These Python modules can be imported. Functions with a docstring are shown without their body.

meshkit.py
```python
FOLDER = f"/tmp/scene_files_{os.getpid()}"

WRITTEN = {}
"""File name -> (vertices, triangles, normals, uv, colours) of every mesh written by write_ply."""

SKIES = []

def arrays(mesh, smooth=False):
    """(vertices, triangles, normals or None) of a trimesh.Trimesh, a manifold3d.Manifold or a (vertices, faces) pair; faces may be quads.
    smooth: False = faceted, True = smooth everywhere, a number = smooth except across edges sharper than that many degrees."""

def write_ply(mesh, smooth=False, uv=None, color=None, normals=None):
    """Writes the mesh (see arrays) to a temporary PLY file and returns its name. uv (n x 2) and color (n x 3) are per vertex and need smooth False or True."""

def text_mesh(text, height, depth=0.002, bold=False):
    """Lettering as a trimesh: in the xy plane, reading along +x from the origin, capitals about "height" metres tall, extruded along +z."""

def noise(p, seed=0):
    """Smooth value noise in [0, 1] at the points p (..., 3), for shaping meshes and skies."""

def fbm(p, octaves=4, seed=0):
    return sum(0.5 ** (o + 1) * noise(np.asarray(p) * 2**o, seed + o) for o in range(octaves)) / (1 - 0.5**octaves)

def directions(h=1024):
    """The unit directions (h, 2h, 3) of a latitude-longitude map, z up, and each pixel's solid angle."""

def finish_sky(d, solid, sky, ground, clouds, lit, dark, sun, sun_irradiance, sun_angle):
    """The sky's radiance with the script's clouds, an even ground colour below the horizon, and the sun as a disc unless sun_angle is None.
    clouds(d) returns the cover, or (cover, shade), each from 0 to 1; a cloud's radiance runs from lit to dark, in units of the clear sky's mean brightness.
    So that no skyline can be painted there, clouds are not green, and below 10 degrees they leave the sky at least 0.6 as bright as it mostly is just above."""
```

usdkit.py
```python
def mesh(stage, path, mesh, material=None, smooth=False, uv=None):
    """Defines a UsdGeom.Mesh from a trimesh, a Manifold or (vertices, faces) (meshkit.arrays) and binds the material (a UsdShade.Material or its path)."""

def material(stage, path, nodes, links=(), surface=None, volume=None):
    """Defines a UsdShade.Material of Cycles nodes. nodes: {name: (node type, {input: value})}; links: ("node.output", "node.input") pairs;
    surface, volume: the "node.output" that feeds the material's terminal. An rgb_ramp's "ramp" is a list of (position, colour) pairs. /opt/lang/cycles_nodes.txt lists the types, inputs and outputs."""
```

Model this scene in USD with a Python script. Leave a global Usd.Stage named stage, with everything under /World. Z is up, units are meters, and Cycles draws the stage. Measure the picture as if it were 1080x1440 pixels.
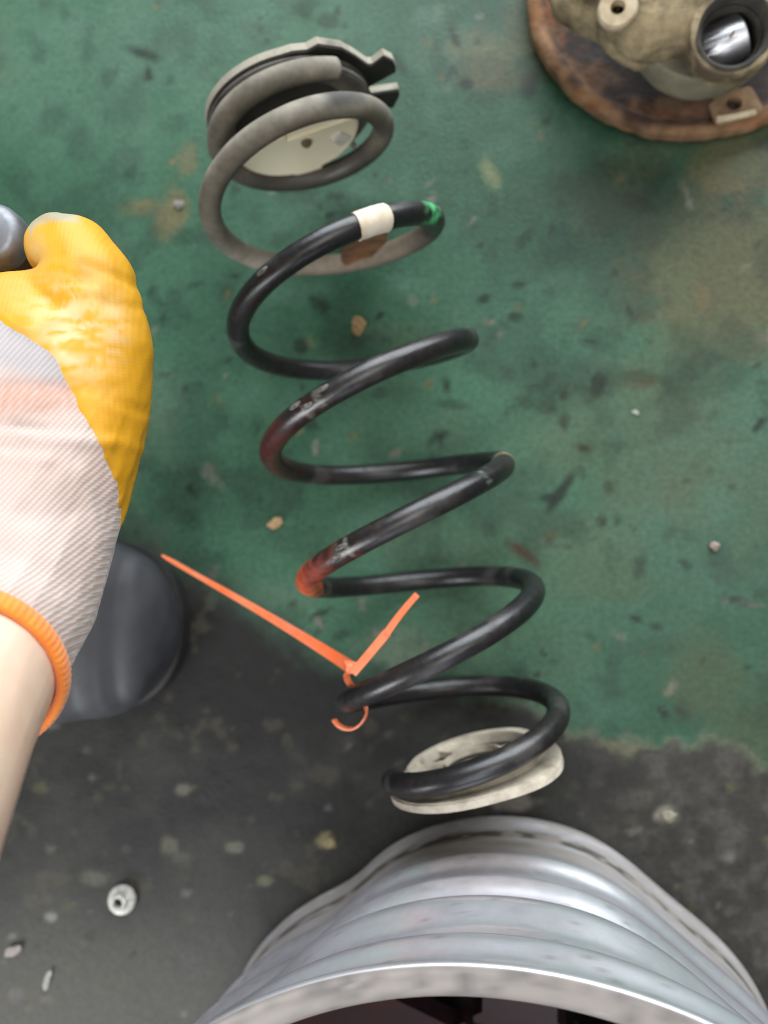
import math
import numpy as np
import trimesh
import manifold3d as m3
import shapely.geometry as sg
from scipy.interpolate import CubicSpline
from pxr import Usd, UsdGeom, UsdLux, UsdShade, Gf, Sdf, Vt
import usdkit
import meshkit

stage = Usd.Stage.CreateInMemory()
UsdGeom.SetStageUpAxis(stage, UsdGeom.Tokens.z)
UsdGeom.SetStageMetersPerUnit(stage, 1.0)
UsdGeom.Xform.Define(stage, '/World')
UsdGeom.Scope.Define(stage, '/World/Looks')

# ------------------------------------------------------------------ camera
CAM_H = 0.4375
FPX = 1040.0                      # focal length in pixels of a 1080 x 1440 frame
PITCH, ROLL = math.radians(3.65), math.radians(8.34)
cp, sp, cr, sr = math.cos(PITCH), math.sin(PITCH), math.cos(ROLL), math.sin(ROLL)
CR = np.array([[1, 0, 0], [0, cp, -sp], [0, sp, cp]]) @ np.array([[cr, 0, sr], [0, 1, 0], [-sr, 0, cr]])
CC = np.array([0, 0, CAM_H])
cam = UsdGeom.Camera.Define(stage, '/World/camera')
M = np.eye(4); M[:3, :3] = CR.T; M[3, :3] = CC
cam.AddTransformOp().Set(Gf.Matrix4d(*M.ravel().tolist()))
cam.CreateHorizontalApertureAttr(36.0)
cam.CreateVerticalApertureAttr(48.0)
cam.CreateFocalLengthAttr(36.0 * FPX / 1080)
cam.CreateClippingRangeAttr(Gf.Vec2f(0.005, 100))
cam.CreateFStopAttr(9.5)
cam.CreateFocusDistanceAttr(0.255)
cam.CreateExposureAttr(0.0)


def cs(px, py, d):
    """the point seen at (px, py) of the photograph, d metres deep"""
    return CC + CR @ np.array([(px - 540) / FPX * d, (720 - py) / FPX * d, -d])


def at(px, py, z=0.0):
    """the point of the plane at height z seen at (px, py)"""
    d = CR @ np.array([(px - 540) / FPX, (720 - py) / FPX, -1.0])
    return CC + d * ((z - CAM_H) / d[2])


def proj(P):
    q = (np.asarray(P) - CC) @ CR
    return np.stack([540 + FPX * q[..., 0] / -q[..., 2], 720 - FPX * q[..., 1] / -q[..., 2], -q[..., 2]], -1)


# ------------------------------------------------------------------ light
def nrm(v):
    v = np.asarray(v, float)
    return v / np.linalg.norm(v)


def rect_light(name, pos, target, w, h, intensity, color):
    L = UsdLux.RectLight.Define(stage, '/World/' + name)
    z = nrm(np.asarray(pos, float) - target)
    x = nrm(np.cross([0, 0, 1.0], z)) if abs(z[2]) < .99 else np.array([1.0, 0, 0])
    y = np.cross(z, x)
    Mx = np.eye(4); Mx[0, :3] = x; Mx[1, :3] = y; Mx[2, :3] = z; Mx[3, :3] = pos
    L.AddTransformOp().Set(Gf.Matrix4d(*Mx.ravel().tolist()))
    L.CreateWidthAttr(w); L.CreateHeightAttr(h); L.CreateIntensityAttr(intensity); L.CreateColorAttr(Gf.Vec3f(*color))
    return L


# the open workshop door beyond the top of the picture, and a soft overhead panel for the unseen ceiling
rect_light('door_light', (0.5, 2.3, 1.5), (0.3, 0.0, 0.75), 3.4, 2.6, 7.5, (0.90, 0.96, 1.0))
rect_light('ceiling_light', (0.7, -0.35, 2.5), (0.1, -0.1, 0.0), 1.7, 1.1, 4.1, (1.0, 0.97, 0.92))

rect_light('cup_fill_light', (-1.3, -2.0, 1.5), (0.0, 0.1, 0.1), 1.8, 1.2, 14.0, (0.95, 0.98, 1.0))  # unseen fill added on the camera side to brighten the cream cup

dome = UsdLux.DomeLight.Define(stage, '/World/room_ambient')
dm = usdkit.material(stage, '/World/Looks/ambient', {'b': ('background_shader', {'color': (0.95, 0.98, 1.0), 'strength': 0.20})}, surface='b.background')
dm.CreateSurfaceOutput('cycles')
UsdShade.MaterialBindingAPI.Apply(dome.GetPrim()).Bind(dm)

# ------------------------------------------------------------------ helpers
USED = {}


def free(parent, name):
    base = f'{parent}/{name}'
    n = USED.get(base, 0); USED[base] = n + 1
    return base if n == 0 else f'{base}_{n:03d}'


def tag(prim, label=None, cat=None, group=None, kind=None):
    for k, v in (('label', label), ('category', cat), ('group', group), ('kind', kind)):
        if v:
            prim.SetCustomDataByKey(k, v)
    return prim


BASE = {}


def thing(name, base, label, cat, group=None):
    p = free('/World', name)
    x = UsdGeom.Xform.Define(stage, p)
    x.AddTranslateOp().Set(Gf.Vec3d(*map(float, base)))
    BASE[p] = np.asarray(base, float)
    return tag(x.GetPrim(), label, cat, group)


def obj(name, mesh, mat, parent=None, smooth=35, cols=None, vals=None, label=None, uv=None):
    """one mesh in world coordinates, defined under its parent's own frame"""
    pp = str(parent.GetPath()) if parent is not None else '/World'
    p = free(pp, name)
    off = np.zeros(3)
    for k, b in BASE.items():
        if pp == k or pp.startswith(k + '/'):
            off = b
    v, f = (mesh.vertices, mesh.faces) if hasattr(mesh, 'vertices') else meshkit.arrays(mesh)[:2]
    m = usdkit.mesh(stage, p, (np.asarray(v) - off, np.asarray(f)), mat, smooth=smooth, uv=uv)
    api = UsdGeom.PrimvarsAPI(m)
    if cols is not None:
        api.CreatePrimvar('tint', Sdf.ValueTypeNames.Color3fArray, 'vertex').Set(Vt.Vec3fArray.FromNumpy(np.asarray(cols, np.float32)))
    if vals is not None:
        api.CreatePrimvar('wear', Sdf.ValueTypeNames.Color3fArray, 'vertex').Set(Vt.Vec3fArray.FromNumpy(np.asarray(vals, np.float32)))
    if label:
        m.GetPrim().SetCustomDataByKey('label', label)
    return m.GetPrim()


def frame_mesh(mesh, O, X, Y, Z):
    m = mesh.copy()
    m.vertices = np.asarray(O) + m.vertices @ np.stack([X, Y, Z])
    return m


def lathe(profile, n=96):
    """closed (r, z) outline turned about z"""
    pr = np.asarray(list(profile), float)
    k = len(pr)
    th = np.arange(n) * 2 * np.pi / n
    v = np.stack([pr[None, :, 0] * np.cos(th)[:, None], pr[None, :, 0] * np.sin(th)[:, None], np.repeat(pr[None, :, 1], n, 0)], -1).reshape(-1, 3)
    i, j = np.meshgrid(np.arange(n), np.arange(k), indexing='ij')
    a = i * k + j; b = ((i + 1) % n) * k + j; c = ((i + 1) % n) * k + (j + 1) % k; d = i * k + (j + 1) % k
    f = np.vstack([np.stack([a, b, c], -1).reshape(-1, 3), np.stack([a, c, d], -1).reshape(-1, 3)])
    m = trimesh.Trimesh(v, f, process=False)
    if m.volume < 0:
        m.invert()
    return m


def dens(prof, step=.0008):
    prof = np.array(prof); out = [prof[0]]
    for p_, q_ in zip(prof[:-1], prof[1:]):
        n = max(1, int(np.hypot(*(q_ - p_)) / step))
        out += [p_ + (q_ - p_) * k / n for k in range(1, n + 1)]
    return np.array(out)


def man(m):
    return m3.Manifold(m3.Mesh(np.asarray(m.vertices, np.float32), np.asarray(m.faces, np.uint32)))


def tri(m):
    q = m.to_mesh()
    return trimesh.Trimesh(q.vert_properties[:, :3], q.tri_verts, process=False)


def ball(p, r, n=24):
    return m3.Manifold.sphere(float(r), n).translate([float(x) for x in p])


def chain(pts, n=24):
    """hulls of neighbouring balls: pts = [(point, radius), ...]"""
    out = m3.Manifold()
    for (p, r), (q, s) in zip(pts[:-1], pts[1:]):
        out = out + m3.Manifold.batch_hull([ball(p, r, n), ball(q, s, n)])
    return out


def hull(*pts, n=24):
    return m3.Manifold.batch_hull([ball(p, r, n) for p, r in pts])


def tube(P, r, n=16, caps=True):
    """round wire along the points P, radius r (number or array); returns mesh and the point index of every vertex"""
    P = np.asarray(P, float); k = len(P)
    r = np.broadcast_to(np.asarray(r, float), (k,)).copy()
    idx = np.arange(k)
    T = np.gradient(P, axis=0); T /= np.linalg.norm(T, axis=1)[:, None]
    if caps:
        a = np.array([.0, .45, .8, .97])
        Pa = P[0] - T[0] * (r[0] * .55) * np.sqrt(1 - a ** 2)[:, None]
        Pb = P[-1] + T[-1] * (r[-1] * .55) * np.sqrt(1 - a[::-1] ** 2)[:, None]
        r = np.concatenate([r[0] * np.maximum(a, .01), r, r[-1] * np.maximum(a[::-1], .01)])
        P = np.vstack([Pa, P, Pb]); T = np.vstack([np.repeat(T[:1], 4, 0), T, np.repeat(T[-1:], 4, 0)])
        idx = np.concatenate([np.zeros(4, int), idx, np.full(4, k - 1)])
        k += 8
    N = np.zeros((k, 3)); x = nrm(np.cross(T[0], [.3, .2, 1])); N[0] = x
    for i in range(1, k):
        x = x - T[i] * (x @ T[i]); x /= np.linalg.norm(x); N[i] = x
    B = np.cross(T, N)
    th = np.arange(n) * 2 * np.pi / n
    v = P[:, None] + r[:, None, None] * (np.cos(th)[None, :, None] * N[:, None] + np.sin(th)[None, :, None] * B[:, None])
    i, j = np.meshgrid(np.arange(k - 1), np.arange(n), indexing='ij')
    a = i * n + j; b = i * n + (j + 1) % n; c = (i + 1) * n + (j + 1) % n; d = (i + 1) * n + j
    f = [np.stack([a, b, c], -1).reshape(-1, 3), np.stack([a, c, d], -1).reshape(-1, 3)]
    jj = np.arange(1, n - 1)
    f += [np.stack([np.zeros(n - 2, int), jj + 1, jj], -1), (k - 1) * n + np.stack([np.zeros(n - 2, int), jj, jj + 1], -1)]
    return trimesh.Trimesh(v.reshape(-1, 3), np.vstack(f), process=False), np.repeat(idx, n)


def strap(P, w, t, nvec):
    """flat strap along P, width w (array ok), thickness t, face normal nvec (array ok)"""
    P = np.asarray(P, float); k = len(P)
    w = np.broadcast_to(np.asarray(w, float), (k,)); nv = np.broadcast_to(np.asarray(nvec, float), (k, 3))
    T = np.gradient(P, axis=0); T /= np.linalg.norm(T, axis=1)[:, None]
    S = np.cross(nv, T); S /= np.linalg.norm(S, axis=1)[:, None]
    N = np.cross(T, S)
    t = np.broadcast_to(np.asarray(t, float), (k,))
    cor = [(-.5, -.35), (-.38, -.5), (.38, -.5), (.5, -.35), (.5, .35), (.38, .5), (-.38, .5), (-.5, .35)]
    v = np.stack([P + S * (w * a)[:, None] + N * (t * b)[:, None] for a, b in cor], 1)
    n = len(cor)
    i, j = np.meshgrid(np.arange(k - 1), np.arange(n), indexing='ij')
    a = i * n + j; b = i * n + (j + 1) % n; c = (i + 1) * n + (j + 1) % n; d = (i + 1) * n + j
    jj = np.arange(1, n - 1)
    f = np.vstack([np.stack([a, b, c], -1).reshape(-1, 3), np.stack([a, c, d], -1).reshape(-1, 3),
                   np.stack([np.zeros(n - 2, int), jj + 1, jj], -1), (k - 1) * n + np.stack([np.zeros(n - 2, int), jj, jj + 1], -1)])
    m = trimesh.Trimesh(v.reshape(-1, 3), f, process=False)
    if m.volume < 0:
        m.invert()
    return m


def spline(pts, n):
    pts = np.asarray(pts, float)
    s = np.concatenate([[0], np.cumsum(np.linalg.norm(np.diff(pts[:, :3], axis=0), axis=1))])
    return CubicSpline(s, pts)(np.linspace(0, s[-1], n))


def smoothstep(x, a, b):
    t = np.clip((x - a) / (b - a), 0, 1)
    return t * t * (3 - 2 * t)


def lerp(a, b, t):
    t = np.asarray(t)[..., None]
    return np.asarray(a) * (1 - t) + np.asarray(b) * t


def split(v, f, s):
    """cuts a triangle mesh along s = 0; returns the two pieces (s > 0, s < 0)"""
    s = np.where(np.abs(s) < 1e-9, 1e-9, s)
    pos = s > 0
    cnt = pos[f].sum(1)
    fp, fn = [f[cnt == 3]], [f[cnt == 0]]
    V = [v]; base = len(v)
    for lone_pos in (True, False):
        g = f[cnt == (1 if lone_pos else 2)]
        if not len(g):
            continue
        lone = np.argmax(pos[g] == lone_pos, 1)
        g = np.stack([g[np.arange(len(g)), (lone + k) % 3] for k in range(3)], 1)
        a, b, c = g.T
        tb = (s[a] / (s[a] - s[b]))[:, None]; tc = (s[a] / (s[a] - s[c]))[:, None]
        pb = v[a] + (v[b] - v[a]) * tb; pc = v[a] + (v[c] - v[a]) * tc
        ib = base + np.arange(len(g)); ic = ib + len(g)
        V += [pb, pc]; base += 2 * len(g)
        one = np.stack([a, ib, ic], 1); two = np.vstack([np.stack([ib, b, c], 1), np.stack([ib, c, ic], 1)])
        (fp if lone_pos else fn).append(one); (fn if lone_pos else fp).append(two)
    V = np.vstack(V)
    out = []
    for F in (fp, fn):
        F = np.vstack(F)
        m = trimesh.Trimesh(V, F, process=False); m.merge_vertices(digits_vertex=7); m.remove_unreferenced_vertices()
        out.append(m)
    return out


def mat(name, c1, c2=None, scale=40.0, rough=.5, rough2=None, metal=0.0, bump=0.0, bscale=200.0, bdist=.001, ramp=(.35, .65), spec=.5, tint=None, detail=5.0, extra=None, **pk):
    """noise-mottled principled material; tint: name of a colour primvar used instead of c1, with c2 mottled over it"""
    c2 = c2 or c1
    n = {'co': ('texture_coordinate', {}),
         'n1': ('noise_texture', {'scale': scale, 'detail': detail, 'roughness': .6}),
         'r1': ('rgb_ramp', {'ramp': [(ramp[0], (0, 0, 0)), (ramp[1], (1, 1, 1))]}),
         'p': ('principled_bsdf', {'roughness': rough, 'metallic': metal, 'specular_ior_level': spec, **pk})}
    l = [('co.object', 'n1.vector'), ('n1.fac', 'r1.fac')]
    n['mx'] = ('mix', {'mix_type': 'mix', 'color1': c1, 'color2': c2})
    l += [('r1.color', 'mx.fac'), ('mx.color', 'p.base_color')]
    if tint:
        n['at'] = ('attribute', {'attribute': tint})
        if tint == 'tint':
            n['mx'] = ('mix', {'mix_type': 'multiply', 'fac': 1.0})
            n['rt'] = ('rgb_ramp', {'ramp': [(.25, c1), (.75, c2)]})
            l = [x for x in l if x[1] not in ('mx.fac', 'mx.color1')]
            l += [('at.color', 'mx.color1'), ('n1.fac', 'rt.fac'), ('rt.color', 'mx.color2')]
    if rough2 is not None:
        n['mr'] = ('map_range', {'from_min': .3, 'from_max': .7, 'to_min': rough, 'to_max': rough2, 'clamp': True})
        l += [('n1.fac', 'mr.value'), ('mr.result', 'p.roughness')]
    if bump:
        n['n2'] = ('noise_texture', {'scale': bscale, 'detail': 4.0, 'roughness': .6})
        n['bp'] = ('bump', {'strength': bump, 'distance': bdist})
        l += [('co.object', 'n2.vector'), ('n2.fac', 'bp.height'), ('bp.normal', 'p.normal')]
    if extra:
        extra(n, l)
    return usdkit.material(stage, '/World/Looks/' + name, n, l, surface='p.BSDF')


def rough_attr(n, l):
    n['aw'] = ('attribute', {'attribute': 'wear'})
    n['sw'] = ('separate_color', {})
    n['ml'] = ('math', {'math_type': 'multiply_add', 'value2': .22, 'value3': -.11})
    n['ad'] = ('math', {'math_type': 'add', 'use_clamp': True})
    l += [('aw.color', 'sw.color'), ('n1.fac', 'ml.value1'), ('sw.r', 'ad.value1'), ('ml.value', 'ad.value2'), ('ad.value', 'p.roughness')]


fbm = meshkit.fbm
rng = np.random.default_rng(7)

# ------------------------------------------------------------------ floor
core_x = np.arange(-.40, .4001, .002); core_y = np.arange(-.42, .4601, .002)
grow = .002 * 1.25 ** np.arange(1, 32); grow = np.cumsum(grow)
gx = np.concatenate([core_x[0] - grow[::-1], core_x, core_x[-1] + grow]); gy = np.concatenate([core_y[0] - grow[::-1], core_y, core_y[-1] + grow])
X, Y = np.meshgrid(gx, gy, indexing='ij')
V = np.stack([X, Y, np.zeros_like(X)], -1).reshape(-1, 3)
inner = (np.abs(V[:, 0]) < .8) & (np.abs(V[:, 1]) < .8)
Q = np.full((len(V), 2), 0.0)
Q[:] = proj(V)[:, :2]
edge = np.array([(-3000, 640), (0, 690), (150, 745), (230, 790), (330, 850), (420, 915), (500, 950), (600, 972), (690, 985), (765, 1018), (800, 1044), (880, 1054), (960, 1064), (1005, 1050), (1080, 1082), (4000, 1200)], float)
ey = np.interp(Q[:, 0], edge[:, 0], edge[:, 1])
p3 = V * 1.0
n_big = fbm(p3 * 9 + 3.1, 4, 1); n_mid = fbm(p3 * 32 + 1.7, 4, 2); n_fine = fbm(p3 * 120 + 9, 3, 3); n_vf = fbm(p3 * 330 + 5, 2, 4)
dist = (Q[:, 1] - ey) + (n_mid - .5) * 60 + (n_fine - .5) * 40
soft = np.interp(Q[:, 0], [300, 560, 700, 800], [70, 55, 16, 7])          # the paint edge fades softly on the left, broken off on the right
dark = smoothstep(dist, -soft, soft * .6)
green = lerp((.026, .072, .041), (.045, .108, .066), smoothstep(n_big, .3, .7))
green = lerp(green, (.060, .125, .085), .55 * smoothstep(n_mid, .5, .8))


def blob(x, y, rx, ry, ang=0.0, rag=.35):
    c, s = math.cos(math.radians(ang)), math.sin(math.radians(ang))
    dx, dy = Q[:, 0] - x, Q[:, 1] - y
    u, w = (dx * c + dy * s) / rx, (-dx * s + dy * c) / ry
    d = np.sqrt(u * u + w * w) + (n_fine - .5) * 2 * rag + (n_mid - .5) * rag
    return 1 - smoothstep(d, .45, 1.15)


BROWN, DARK, PALE, GREY, RUST = (.110, .092, .045), (.010, .018, .012), (.075, .135, .095), (.13, .13, .10), (.052, .026, .014)
for x, y, rx, ry, a, c, k in [
        (1010, 380, 150, 150, -30, BROWN, .6), (1040, 230, 90, 60, 0, BROWN, .6), (1000, 620, 150, 130, 10, PALE, .42), (960, 760, 170, 120, 0, PALE, .35), (680, 90, 60, 45, 40, BROWN, .75), (640, 70, 90, 60, 0, PALE, .3),
        (880, 285, 120, 80, 20, (.012, .034, .020), .6), (760, 330, 130, 90, 0, DARK, .22), (100, 110, 170, 110, 0, PALE, .3), (200, 60, 170, 70, 0, PALE, .22), (240, 300, 26, 40, 20, BROWN, .8), (262, 225, 18, 34, 15, BROWN, .6),
        (205, 290, 22, 16, 0, BROWN, .6), (690, 245, 14, 30, -30, (.15, .17, .08), .75), (200, 75, 32, 9, 20, DARK, .9), (655, 118, 12, 10, 0, DARK, .9), (745, 120, 14, 26, 20, DARK, .8),
        (790, 690, 44, 9, -55, DARK, .9), (740, 780, 34, 9, 35, RUST, .9), (770, 700, 14, 7, 0, DARK, .9), (820, 630, 16, 8, 20, DARK, .9), (900, 530, 34, 12, 0, DARK, .6), (905, 540, 24, 6, -10, RUST, .6),
        (780, 530, 80, 50, 10, DARK, .3), (690, 520, 50, 18, 15, DARK, .35), (830, 480, 14, 6, 0, DARK, .7), (680, 420, 11, 8, 0, DARK, .9), (730, 400, 14, 6, 0, DARK, .8), (725, 445, 12, 8, 0, DARK, .8), (792, 556, 8, 9, 0, DARK, .9),
        (795, 590, 10, 12, 0, DARK, .7), (422, 487, 11, 12, 0, DARK, .85), (250, 650, 70, 130, 10, DARK, .25), (270, 600, 50, 150, 5, DARK, .2), (330, 700, 120, 60, 0, DARK, .15), (560, 470, 60, 20, 0, BROWN, .12),  # the large dark blobs right of the glove are its painted shadow
        (560, 910, 60, 40, 0, GREY, .35), (1040, 845, 34, 6, 15, DARK, .7), (1060, 850, 24, 4, 10, GREY, .6), (860, 1050, 80, 10, 8, BROWN, .8), (850, 75, 200, 60, 0, BROWN, .3), (740, 30, 40, 60, 0, BROWN, .35),
        (460, 30, 20, 14, 0, DARK, .6), (560, 90, 30, 8, 50, DARK, .6), (600, 20, 30, 16, 0, PALE, .5), (900, 910, 60, 20, 0, DARK, .2), (970, 500, 60, 14, 10, PALE, .35), (430, 760, 60, 30, 0, DARK, .25), (760, 570, 40, 12, 15, DARK, .5), (640, 570, 30, 8, 10, DARK, .5), (620, 610, 16, 7, 0, DARK, .6)]:
    green = lerp(green, c, k * blob(x, y, rx, ry, a))
for i in range(260):                                       # small drips and specks
    x, y = rng.uniform(180, 1100), rng.uniform(-30, 1060)
    r_ = rng.uniform(2, 7) * (1 + (rng.random() < .12))
    c = [DARK, DARK, DARK, DARK, DARK, GREY, BROWN][rng.integers(7)]
    sel = (np.abs(Q[:, 0] - x) < 40) & (np.abs(Q[:, 1] - y) < 40)
    an = rng.uniform(0, 3.14); u = (Q[sel] - (x, y)); uu = u @ (math.cos(an), math.sin(an)); ww = u @ (-math.sin(an), math.cos(an))
    d = np.hypot(uu / (r_ * rng.uniform(1, 2.6)), ww / r_) + (n_vf[sel] - .5) * .9
    green[sel] = lerp(green[sel], c, rng.uniform(.35, .9) * (1 - smoothstep(d, .5, 1.2)))
dirt = smoothstep(n_big * .5 + n_mid * .5, .52, .72)
green = lerp(green, BROWN, .13 * dirt)
green = lerp(green, (.080, .070, .034), .32 * smoothstep(fbm(p3 * 14 + 77, 5, 15), .50, .68) * smoothstep(Q[:, 0], 620, 980))
green = lerp(green, (.014, .024, .018), .35 * smoothstep(fbm(p3 * 24 + 7, 5, 17), .55, .72))
green = lerp(green, DARK, .35 * smoothstep(fbm(p3 * 60 + 40, 4, 9), .6, .8))
conc = lerp((.013, .0125, .0115), (.034, .0325, .029), smoothstep(n_mid, .3, .75))
conc = lerp(conc, (.095, .092, .080), .6 * smoothstep(Q[:, 1], 1180, 1420) * (1 - smoothstep(Q[:, 0], 260, 420)))
conc = lerp(conc, lerp((.05, .046, .040), (.105, .098, .085), smoothstep(n_mid * .3 + n_fine * .7, .45, .68)), .42 * smoothstep(Q[:, 0], 720, 940))
conc = lerp(conc, (.0075, .007, .0065), .9 * blob(350, 940, 250, 130, 15, .2))  # the boot's shadow, painted into the floor as a near-black blob
conc = lerp(conc, (.08, .07, .045), .3 * smoothstep(fbm(p3 * 70 + 20, 3, 12), .66, .76))
for i in range(120):
    x, y = rng.uniform(0, 1100), rng.uniform(960, 1460)
    r_ = rng.uniform(2, 8)
    sel = (np.abs(Q[:, 0] - x) < 40) & (np.abs(Q[:, 1] - y) < 40)
    d = np.hypot(*((Q[sel] - (x, y)) / (r_ * rng.uniform(1, 1.7), r_)).T) + (n_vf[sel] - .5) * 1.2
    conc[sel] = lerp(conc[sel], [(.14, .13, .10), (.12, .12, .05), (.2, .19, .18), (.01, .01, .01)][rng.integers(4)], rng.uniform(.1, .4) * (1 - smoothstep(d, .4, 1.2)))
for x, y, rx, ry, c in [(462, 1186, 16, 14, (.22, .18, .09)), (330, 1192, 14, 9, (.10, .10, .07)), (240, 1190, 14, 14, (.09, .085, .06)), (940, 1146, 18, 17, (.25, .23, .18)), (370, 1240, 14, 8, (.1, .1, .06)), (255, 1110, 12, 8, (.11, .1, .08)), (1025, 1205, 14, 12, (.12, .11, .1)), (130, 1235, 22, 14, (.08, .08, .06)), (720, 1130, 30, 16, (.15, .13, .11)), (70, 1290, 10, 8, (.2, .2, .19)), (20, 1400, 14, 12, (.1, .09, .08))]:
    conc = lerp(conc, c, .75 * blob(x, y, rx, ry, 0, .5))
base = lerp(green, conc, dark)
rim_ = np.exp(-((dist + 6) / 9) ** 2) * smoothstep(Q[:, 0], 640, 790)
base = lerp(base, (.13, .13, .09), .5 * rim_)                # broken pale edge of the paint
rough = .42 + .2 * (n_mid - .5) + .3 * dirt * (1 - dark)
rough = rough * (1 - dark) + (.62 + .3 * (n_mid - .5)) * dark
V[:, 2] = (.0006 * (1 - dark) + .0005 * (n_fine - .5) * (.4 + .6 * dark) + .0006 * (n_mid - .5)) * inner
V[:, 2] -= V[inner, 2].max()
ni, nj = X.shape
i, j = np.meshgrid(np.arange(ni - 1), np.arange(nj - 1), indexing='ij')
a = (i * nj + j).ravel(); b = a + nj; c_ = b + 1; d_ = a + 1
FL = trimesh.Trimesh(V, np.vstack([np.stack([a, b, c_], 1), np.stack([a, c_, d_], 1)]), process=False)
m_floor = mat('worn_floor_paint', (.74, .74, .74), (1.26, 1.26, 1.26), 300, bump=.45, bscale=420, bdist=.0008, tint='tint', spec=.22, extra=rough_attr, detail=6.0)
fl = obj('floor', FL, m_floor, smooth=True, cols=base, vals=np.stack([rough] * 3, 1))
tag(fl, 'worn green painted concrete workshop floor with bare oily dark patch, shade painted in by glove and boot', 'floor', kind='structure')

# ------------------------------------------------------------------ coil spring
DZ = CAM_H - .43
SP = [-.10505, .23107, .0650, 0.272037, -0.960861, -0.052369, -.23697]
SG = [-0.0, 0.006, 0.0118, 0.0289, 0.0575, 0.0906, 0.123, 0.1542, 0.1874, 0.2201, 0.2534, 0.2827, 0.317, 0.337, 0.3452]
SR = [0.0586, 0.0442, 0.0407, 0.0499, 0.0564, 0.0564, 0.0564, 0.0564, 0.0565, 0.0563, 0.0548, 0.0532, 0.0513, 0.0465, 0.0320]
SK = np.arange(-.5, 6.76, .5)
SA = np.array(SP[:3]) + (0, 0, DZ); AX = nrm(SP[3:6])
LEFT = nrm(np.cross(AX, [0, 0, 1])); UP = np.cross(LEFT, AX); RIGHT = -LEFT
WR = .0057


def helix(s):
    s = np.asarray(s, float)
    g = CubicSpline(SK, SG)(s); rho = CubicSpline(SK, SR)(s); th = 2 * np.pi * s + SP[6]
    return SA + g[..., None] * AX + rho[..., None] * (np.cos(th)[..., None] * UP + np.sin(th)[..., None] * LEFT)


def axis_pt(g, x=0.0, y=0.0):
    return SA + AX * g + RIGHT * x + UP * y


spr = thing('coil_spring', (*axis_pt(.17)[:2], 0.0), 'black steel suspension coil spring lying on the green floor, one end coated in grey dust', 'coil spring')
S = np.linspace(-.075, 6.215, 1300)
CP = helix(S)
rad = WR * (1 + .035 * (fbm(np.stack([S * 22, S * 0, S * 0], 1), 3, 5) - .5))
rad[:40] *= np.linspace(.9, 1, 40)
wire, wi = tube(CP, rad, 28)
ws = S[wi] - .05; wp = wire.vertices
nA = fbm(wp * 60, 4, 21); nB = fbm(wp * 260, 3, 22)
upz = (wp - CP[wi])[:, 2] / WR
dusty = (1 - smoothstep(ws + (nA - .5) * .3, 1.55, 1.82))
col = lerp((.005, .005, .006), (.013, .011, .012), nA)
col = lerp(col, (.035, .018, .012), .14 * smoothstep(fbm(wp * 35 + 3, 3, 27), .52, .66))
dcol = lerp((.18, .160, .122), (.28, .255, .205), smoothstep(nA, .3, .7))
dcol = lerp(dcol, (.16, .12, .085), smoothstep(ws, 1.2, 1.5) * .8)
dcol = lerp(dcol, (.035, .033, .033), .9 * (1 - smoothstep(np.abs(ws - .885), .02, .05)) * smoothstep(upz, .3, .8))   # wiped clean patch
dusty = dusty * (1 - .72 * smoothstep(ws, .28, .36) * (1 - smoothstep(ws, .62, .72)))  # back strand darkened here: its shade is put into the colour
col = lerp(col, dcol, dusty * (.86 + .14 * smoothstep(nB, .3, .6)) * (.35 + .65 * smoothstep(upz, -.6, .6)))  # dust lies on top; underside shade is painted in as well
col = lerp(col, (.07, .065, .06), .5 * smoothstep(nA, .58, .75) * (1 - dusty))


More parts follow.
